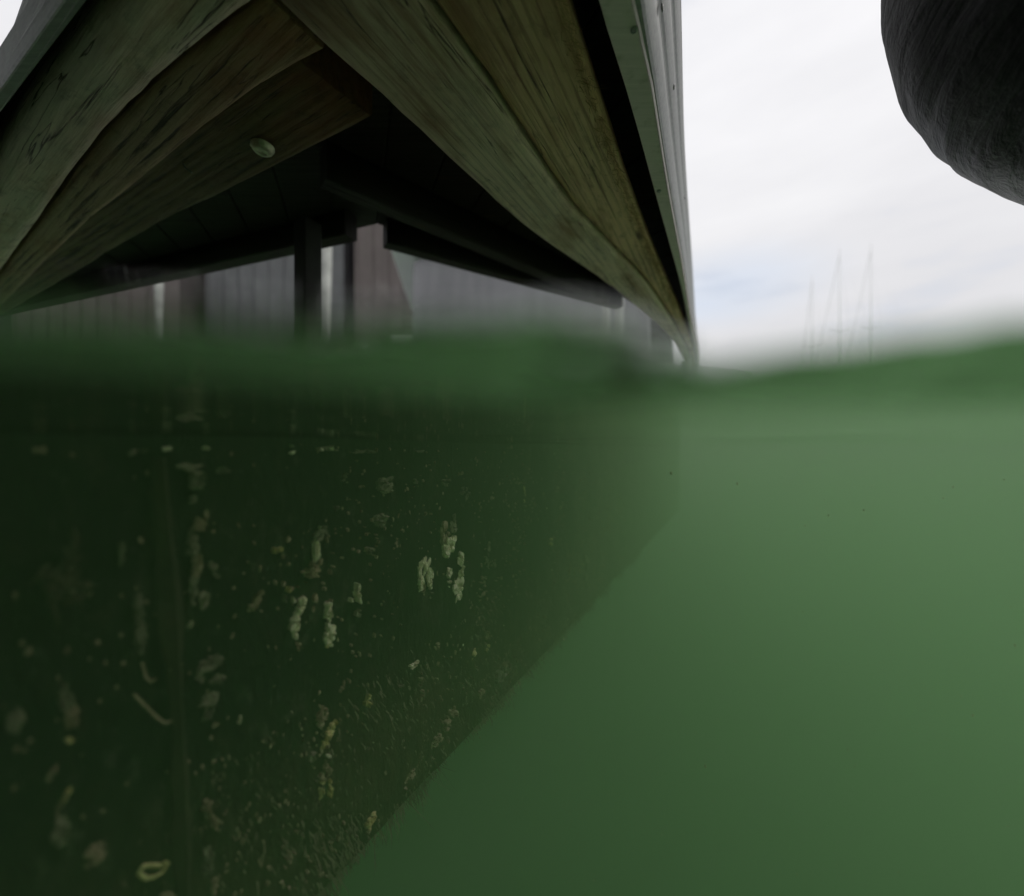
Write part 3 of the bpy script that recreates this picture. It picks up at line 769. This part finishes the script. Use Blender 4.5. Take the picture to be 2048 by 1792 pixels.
# seam rib
def face_pts(lst, out): return [(on_face(x, y)[0], -out, on_face(x, y)[1]) for x, y in lst]
bm = bmesh.new()
rib = [(314, 915), (318, 980), (324, 1060), (330, 1130), (335, 1210), (342, 1300), (348, 1400), (354, 1520), (357, 1640), (362, 1800)]
pr = face_pts(rib, .003)
wr = [.003, .0035, .0035, .005, .007, .005, .003, .004, .0055, .004]
secs = []
for i in range(len(pr) * 4 - 3):
    k = i / 4; a = int(min(k, len(pr) - 2)); f = k - a
    p = Vector(pr[a]).lerp(Vector(pr[a + 1]), f); w = (wr[a] * (1 - f) + wr[a + 1] * f) * (1 + .35 * noise.noise(Vector((0, 0, i * .7))))
    secs.append([bm.verts.new((p.x - w, .008, p.z)), bm.verts.new((p.x - w * .8, -.004, p.z)), bm.verts.new((p.x + .2 * w, -.0075 - .002 * noise.noise(Vector((i * .9, 3, 0))), p.z)), bm.verts.new((p.x + w * .85, -.004, p.z)), bm.verts.new((p.x + w, .008, p.z))])
for a, b in zip(secs, secs[1:]):
    for k in range(4): bm.faces.new((a[k], a[k + 1], b[k + 1], b[k]))
o = link('seam_rib', bm_mesh('seam_rib', bm), M_rib, fl)
# tube worms
def worm(pts, r, mat):
    q = []
    P = [Vector(p) for p in face_pts(pts, .004)]
    for i in range(len(P) - 1):
        for j in range(5): q.append(P[i].lerp(P[i + 1], j / 5) + Vector((noise.noise(Vector((i * 3.1 + j, 1, 2))) * .0012, 0, noise.noise(Vector((i * 3.1 + j, 7, 2))) * .0012)))
    q.append(P[-1])
    o = tube('tube_worm', q, r, mat, fl, 7)
worm([(278, 1322), (286, 1350), (296, 1360), (306, 1352)], .0007, M_shell_p)
worm([(262, 1384), (284, 1406), (305, 1428), (322, 1440), (342, 1437)], .0007, M_shell_p)
worm([(350, 1295), (348, 1330), (332, 1336)], .0009, M_shell_d)
worm([(352, 1440), (360, 1475), (360, 1500)], .0009, M_shell_d)
worm([(318, 1724), (300, 1722), (280, 1724), (272, 1738), (284, 1750), (302, 1746)], .0010, M_shell_y)
worm([(302, 1746), (318, 1738), (330, 1722), (322, 1716)], .0009, M_shell_y)
worm([(315, 1785), (330, 1780), (345, 1792)], .0013, M_shell_p)
# a brown weed tuft on the left part of the float
bm = bmesh.new()
for i in range(34):
    x0, y0 = random.gauss(112, 14), random.gauss(1170, 26)
    L = random.uniform(20, 75); a = random.gauss(-1.5, .7) if random.random() < .75 else random.gauss(1.5, .5)
    q = [(x0 + L * k / 4 * math.cos(a + .25 * math.sin(i + k)), y0 + L * k / 4 * math.sin(a + .25 * math.sin(i + k))) for k in range(5)]
    pts = [Vector(p) + Vector((0, -.003 * math.sin(k * .8), 0)) for k, p in enumerate(face_pts(q, .004))]
    r = random.uniform(.0004, .0013)
    tube_bm(bm, pts, [r, r * 1.3, r, r * .7, r * .3], 5)
link('weed_tuft', bm_mesh('weed_tuft', bm), M_weed, fl, smooth=True)

# wood fibres fraying off the outer edge of the brown beam
bm = bmesh.new()
for i in range(900):
    y = random.uniform(.28, 1.0); p = R2.cut(1, y) - perp * abs(random.gauss(0, .006)); L = random.uniform(.004, .016)
    d = (mid * random.uniform(-1, 1) + perp * random.uniform(-.6, .9)).normalized() * L
    z = H + .003; w = random.uniform(.00015, .0004)
    p0 = Vector((p.x, p.y, z)); p1 = p0 + Vector((d.x * .5, d.y * .5, -random.uniform(0, .35) * L)); p2 = p0 + Vector((d.x, d.y, random.uniform(-.35, .2) * L))
    q = Vector((perp.x, perp.y, .5)) * w
    vv_ = [bm.verts.new(x) for x in (p0 - q, p0 + q, p1 + q, p1 - q, p2)]
    bm.faces.new(vv_[:4]); bm.faces.new((vv_[3], vv_[2], vv_[4]))
o = link('wood_fibres', bm_mesh('wood_fibres', bm, False), simple('frayed_fibre', (.34, .22, .10), .8)); to_dock(o); o['kind'] = 'stuff'

# ------------------------------------------------------------------ black ball fender
FC = Vector((.58, .188, .437)); FR = .292
fen = empty('ball_fender', FC)
tag(fen, 'big black scuffed ball fender hanging at the upper right beside the dock', 'fender')
bm = bmesh.new(); nu, nv = 140, 100; rings = []
for j in range(1, nv):
    a = math.pi * j / nv
    ring = []
    for i in range(nu):
        b = 2 * math.pi * i / nu
        d = Vector((math.sin(a) * math.cos(b), math.sin(a) * math.sin(b), math.cos(a)))
        r = FR * (1 + (.10 * max(0, d.z) ** 4))
        ridge = .0022 * noise.noise(Vector((d.x * 3, d.y * 3, d.z * 26))) * (1 if d.z < -.3 else .3) + .002 * noise.noise(d * 5)
        ring.append(bm.verts.new(d * (r + ridge)))
    rings.append(ring)
for a, b in zip(rings, rings[1:]):
    for k in range(nu): bm.faces.new((a[k], b[k], b[(k + 1) % nu], a[(k + 1) % nu]))
bm.faces.new(rings[0]); bm.faces.new(rings[-1][::-1])
link('ball', bm_mesh('ball', bm), M_fender, fen, smooth=True)
bm = bmesh.new()
tube_bm(bm, [(0, 0, FR * 1.05), (0, 0, FR * 1.16)], [.05, .035], 20)
tube_bm(bm, [(.028 * math.cos(k * .5236), 0, FR * 1.18 + .03 + .028 * math.sin(k * .5236)) for k in range(13)], .011, 8, False)
link('eye', bm_mesh('eye', bm), M_fender, fen, smooth=True)
p0 = Vector((0, 0, FR * 1.18 + .04)); p1 = Vector((.01, .13, .505)) - FC
tube('rope', [p0.lerp(p1, k / 10) - Vector((0, 0, .05 * math.sin(math.pi * k / 10))) for k in range(11)], .007, M_rope, fen, 8)

# ------------------------------------------------------------------ things beyond the dock
M_quay = simple('quay_concrete', (.22, .21, .20), .9, 0, 1.5)
def wallmat(name, c): 
    t = NT(name); v = t.obj
    s = t.noise(t.map(v, (9, 9, .5)), 1, 4, .6); w = t.noise(v, 1.3, 4, .6)
    return t.bsdf(t.mix(t.ramp(t.add(t.add(s, w), .5, 'MULTIPLY'), [(.35, 0.), (.65, 1.)]), tuple(x * .72 for x in c), tuple(x * 1.15 for x in c)), .85)
M_pinkw = wallmat('faded_red_cladding', (.15, .122, .122)); M_greyw = wallmat('grey_cladding', (.14, .137, .148)); M_whitew = wallmat('pale_cladding', (.26, .252, .275))
M_trim = simple('white_trim', (.7, .69, .68), .6, 0, 6, .08)
M_glass = simple('dark_window_glass', (.02, .023, .028), .12, 0, 3, .2, 0)
M_roof = simple('slate_roof', (.06, .055, .055), .8, 0, 4)
M_gel = simple('white_gelcoat', (.62, .62, .64), .35, 0, 3, .06, .02)
M_mast = simple('mast_haze_white', (.85, .85, .86), .5, 0, 5, .08)  # whitened so the masts fade as if in distant haze
M_pale = simple('pale_pile', (.55, .55, .53), .8, 0, 12, .25)

box('quay', -30, 6, 10.2, 40, -7.0, 1.1, M_quay)
tag(bpy.data.objects['quay'], 'low concrete quay carrying the boathouses', 'quay', kind='structure')
def house(x, y, w, d, hwall, hroof, mat, label, nwin=3):
    t = empty('boathouse', (x, y, 1.1)); tag(t, label, 'boathouse', 'boathouses on the quay')
    box('wall', -w / 2, w / 2, 0, d, 0, hwall, mat, t)
    nb = int(w / .42)
    for i in range(nb + 1):
        bx = -w / 2 + w * i / nb
        if i % 1 == 0: box('batten', bx - .03, bx + .03, -.03, .001, .05, hwall - .02, mat, t)
    vs = [(-w / 2 - .3, -.35, hwall), (w / 2 + .3, -.35, hwall), (0, -.35, hwall + hroof), (-w / 2 - .3, d + .3, hwall), (w / 2 + .3, d + .3, hwall), (0, d + .3, hwall + hroof)]
    link('roof', mesh('roof', vs, [(0, 1, 2), (5, 4, 3), (0, 2, 5, 3), (2, 1, 4, 5), (1, 0, 3, 4)]), M_roof, t)
    gv = [(-w / 2, -.005, hwall), (w / 2, -.005, hwall), (0, -.005, hwall + hroof * .94)]
    for floor in range(1):
        for i in range(nwin):
            cx = -w / 2 + w * (i + .5) / nwin; z = .12 + 2.7 * floor
            f = box('window', cx - .5, cx + .5, -.07, .0, z, z + 1.3, M_trim, t)
            box('pane', cx - .42, cx - .03, -.085, -.06, z + .08, z + 1.22, M_glass, f)
            box('pane', cx + .03, cx + .42, -.085, -.06, z + .08, z + 1.22, M_glass, f)
    f = box('door', -w * .08 - .5, -w * .08 + .5, -.06, 0.002, 0, 2.0, M_trim, t) if nwin == 2 else None
    return t
house(-18.6, 10.6, 7.6, 6, 6.2, 2.0, M_greyw, 'wide grey boathouse beyond the left edge of the picture')
house(-11.6, 10.9, 4.6, 6, 6.0, 2.0, M_pinkw, 'faded reddish boathouse, leftmost seen under the dock')
house(-6.8, 11.2, 3.9, 6, 6.4, 1.9, M_greyw, 'grey boathouse seen just left of the black dock post')
house(-2.6, 11.0, 3.6, 6, 6.6, 2.2, M_pinkw, 'pale pinkish boathouse seen just right of the black dock post', 2)
M_tar = wallmat('tarred_cladding', (.035, .035, .035))
house(4.3, 11.9, 1.1, 6, 3.2, .5, M_tar, 'narrow black tarred boathouse hidden behind the dock end', 1)
house(1.7, 11.6, 4.4, 6, 6.2, 2.0, M_whitew, 'pale grey boathouse, rightmost seen under the dock')

# motor boat moored behind the dock
mb = empty('motor_boat', (.35, 5.0, 0), R(8)); tag(mb, 'white motor boat with a grey wheelhouse moored beyond the dock', 'boat')
def loft(name, secs, mat, parent, smooth=True):
    n = len(secs[0]); vs = [p for s in secs for p in s]; fs = []
    for i in range(len(secs) - 1):
        for j in range(n - 1): fs.append((i * n + j, i * n + j + 1, (i + 1) * n + j + 1, (i + 1) * n + j))
    fs.append(tuple(range(n))[::-1]); fs.append(tuple((len(secs) - 1) * n + j for j in range(n)))
    for i in range(len(secs) - 1): fs.append(((i + 1) * n, (i + 1) * n + n - 1, i * n + n - 1, i * n))
    bm = bmesh.new(); m0 = mesh('t', vs, fs); bm.from_mesh(m0); bpy.data.meshes.remove(m0)
    return link(name, bm_mesh(name, bm), mat, parent, smooth)
def hull(parent, L, B, fb, draft, mat):
    secs = []
    for i in range(15):
        k = i / 14; x = -L / 2 + L * k
        w = B / 2 * (1 - max(0, (k - .45) / .55) ** 2.4) * (.9 + .1 * min(1, k * 4)); w = max(w, .02)
        sh = fb * (1 + .35 * k * k); dr = draft * (1 - max(0, (k - .7) / .3) ** 2)
        secs.append([(x, -w, sh), (x, -w * .93, sh * .3), (x, -w * .7, -dr * .5), (x, 0, -dr), (x, w * .7, -dr * .5), (x, w * .93, sh * .3), (x, w, sh)])
    return loft('hull', secs, mat, parent, False)
hull(mb, 6.0, 2.2, .75, .4, M_gel)
cab = box('cabin', -1.5, 1.1, -.85, .85, .78, 1.95, M_whitew, mb, .08)
for i in range(3): box('window', -1.35 + .6 * i, -.9 + .6 * i, -.88, -.84, .82, .96, M_glass, cab)
box('roof', -1.7, 1.35, -.95, .95, 1.96, 2.04, M_gel, mb, .02)
box('rubbing_strake', -2.8, 1.4, -1.13, -1.08, .55, .63, M_steel, mb)

# added boat, unseen behind the camera, to shade the water near the float
wbt = empty('shade_boat', (-1.9, -2.05, 0), R(3)); tag(wbt, 'added white boat with a canvas cover, unseen behind the camera to shade the water', 'boat')
hull(wbt, 9.0, 2.2, 1.5, .6, M_gel)  # hull added to cut the sky behind and bounce light onto timbers
box('wheelhouse', -3.6, -.4, -.75, .75, 1.58, 1.61, M_gel, wbt, .08)
M_canvas = simple('shade_awning_canvas', (.16, .17, .16), .9, 0, 8, .15)
aw = box('shade_awning', -3.2, 3.15, -.4, 2.85, 1.62, 1.66, M_canvas, wbt, .01)  # added overhead, out of view, to block sky light from the near water
for ax in (-3.1, 1.9): box('shade_awning_pole', ax - .02, ax + .02, .80, .84, 1.5, 1.62, M_steel, wbt)

# mooring piles near the far end of the dock
def pile(name, x, y, r, h, mat, label, cat='pile'):
    pts = [(0, 0, -5), (0, 0, 0), (0, 0, h * .6), (.01, 0, h)]
    o = tube(name, pts, [r * 1.05, r * 1.03, r, r * .97], mat, None, 20); o.location = (x, y, 0)
    tag(o, label, cat, 'mooring piles beyond the dock'); return o
def pxpile(x, Y): return (x - CX) / FPX * Y
pile('mooring_pile', pxpile(1212, 2.6), 2.6, .030, 1.9, M_pale, 'white mooring pile nearest the dock end, left of the pair')
pile('mooring_pile', pxpile(1238, 2.7), 2.7, .036, 1.9, M_pale, 'white mooring pile, right one of the pair by the dock end')
pile('mooring_pile', pxpile(318, 3.0), 3.0, .03, 2.2, M_pale, 'thin pale mooring pile at the far left under the dock')
pile('mooring_pile', pxpile(652, 2.4), 2.4, .034, 1.9, M_pale, 'pale mooring pile just right of the black dock post')

# sailing boats out to the right
def yacht(px, Y, top, label, rz):
    X = (px - CX) / FPX * Y; hm = (CY - top) / FPX * Y
    t = empty('sailing_boat', (X, Y, 0), R(rz)); tag(t, label, 'sailing boat', 'sailing boats at anchor')
    L = hm * .72
    hull(t, L, L * .3, .9, .7, M_gel)
    box('coachroof', -L * .18, L * .12, -L * .08, L * .08, .92, 1.35, M_gel, t, .05)
    tube('mast', [(L * .06, 0, .9), (L * .06, 0, hm * .6), (L * .06, 0, hm)], [.055, .05, .03], M_mast, t, 10)
    tube('boom', [(L * .05, 0, 2.0), (-L * .33, 0, 2.1)], .07, M_mast, t, 8)
    for s in (-1, 1):
        tube('spreader', [(L * .06, 0, hm * .58), (L * .05, s * .8, hm * .59)], .03, M_mast, t, 6)
        tube('shroud', [(L * .06, s * 1.2, 1.0), (L * .055, s * .8, hm * .59), (L * .06, 0, hm * .97)], .008, M_mast, t, 5)
    tube('forestay', [(L * .49, 0, 1.2), (L * .06, 0, hm * .97)], .03, M_mast, t, 6)
    tube('backstay', [(-L * .49, 0, .95), (L * .06, 0, hm)], .008, M_mast, t, 5)
yacht(1630, 36, 545, 'sailing boat with the shortest mast of the three, nearest the dock', 70)
yacht(1692, 33, 488, 'sailing boat between the other two out on the water', 84)
yacht(1755, 34, 478, 'sailing boat with the tallest mast, farthest right', 80)

# suspended flecks in the water
bm = bmesh.new()
for i in range(520):
    Y = random.uniform(.40, 1.2); u = random.uniform(-.3, 1.3); v = random.uniform(-1.15, -.03)
    X = u * Y; z = ZC + v * Y
    # keep to the open side of the float
    if (X - F0.x) * .866 - (Y - F0.y) * .5 < .02: continue
    r = random.uniform(.0003, .0008) * (1.8 if random.random() < .1 else 1)
    bmesh.ops.create_icosphere(bm, subdivisions=1, radius=r, matrix=Matrix.Translation((X, Y, z)) @ Matrix.Diagonal((1, random.uniform(.5, 1.5), random.uniform(.5, 2), 1)))
tag(link('suspended_flecks', bm_mesh('suspended_flecks', bm), M_shell), 'tiny pale flecks drifting in the green water', 'flecks', kind='stuff')
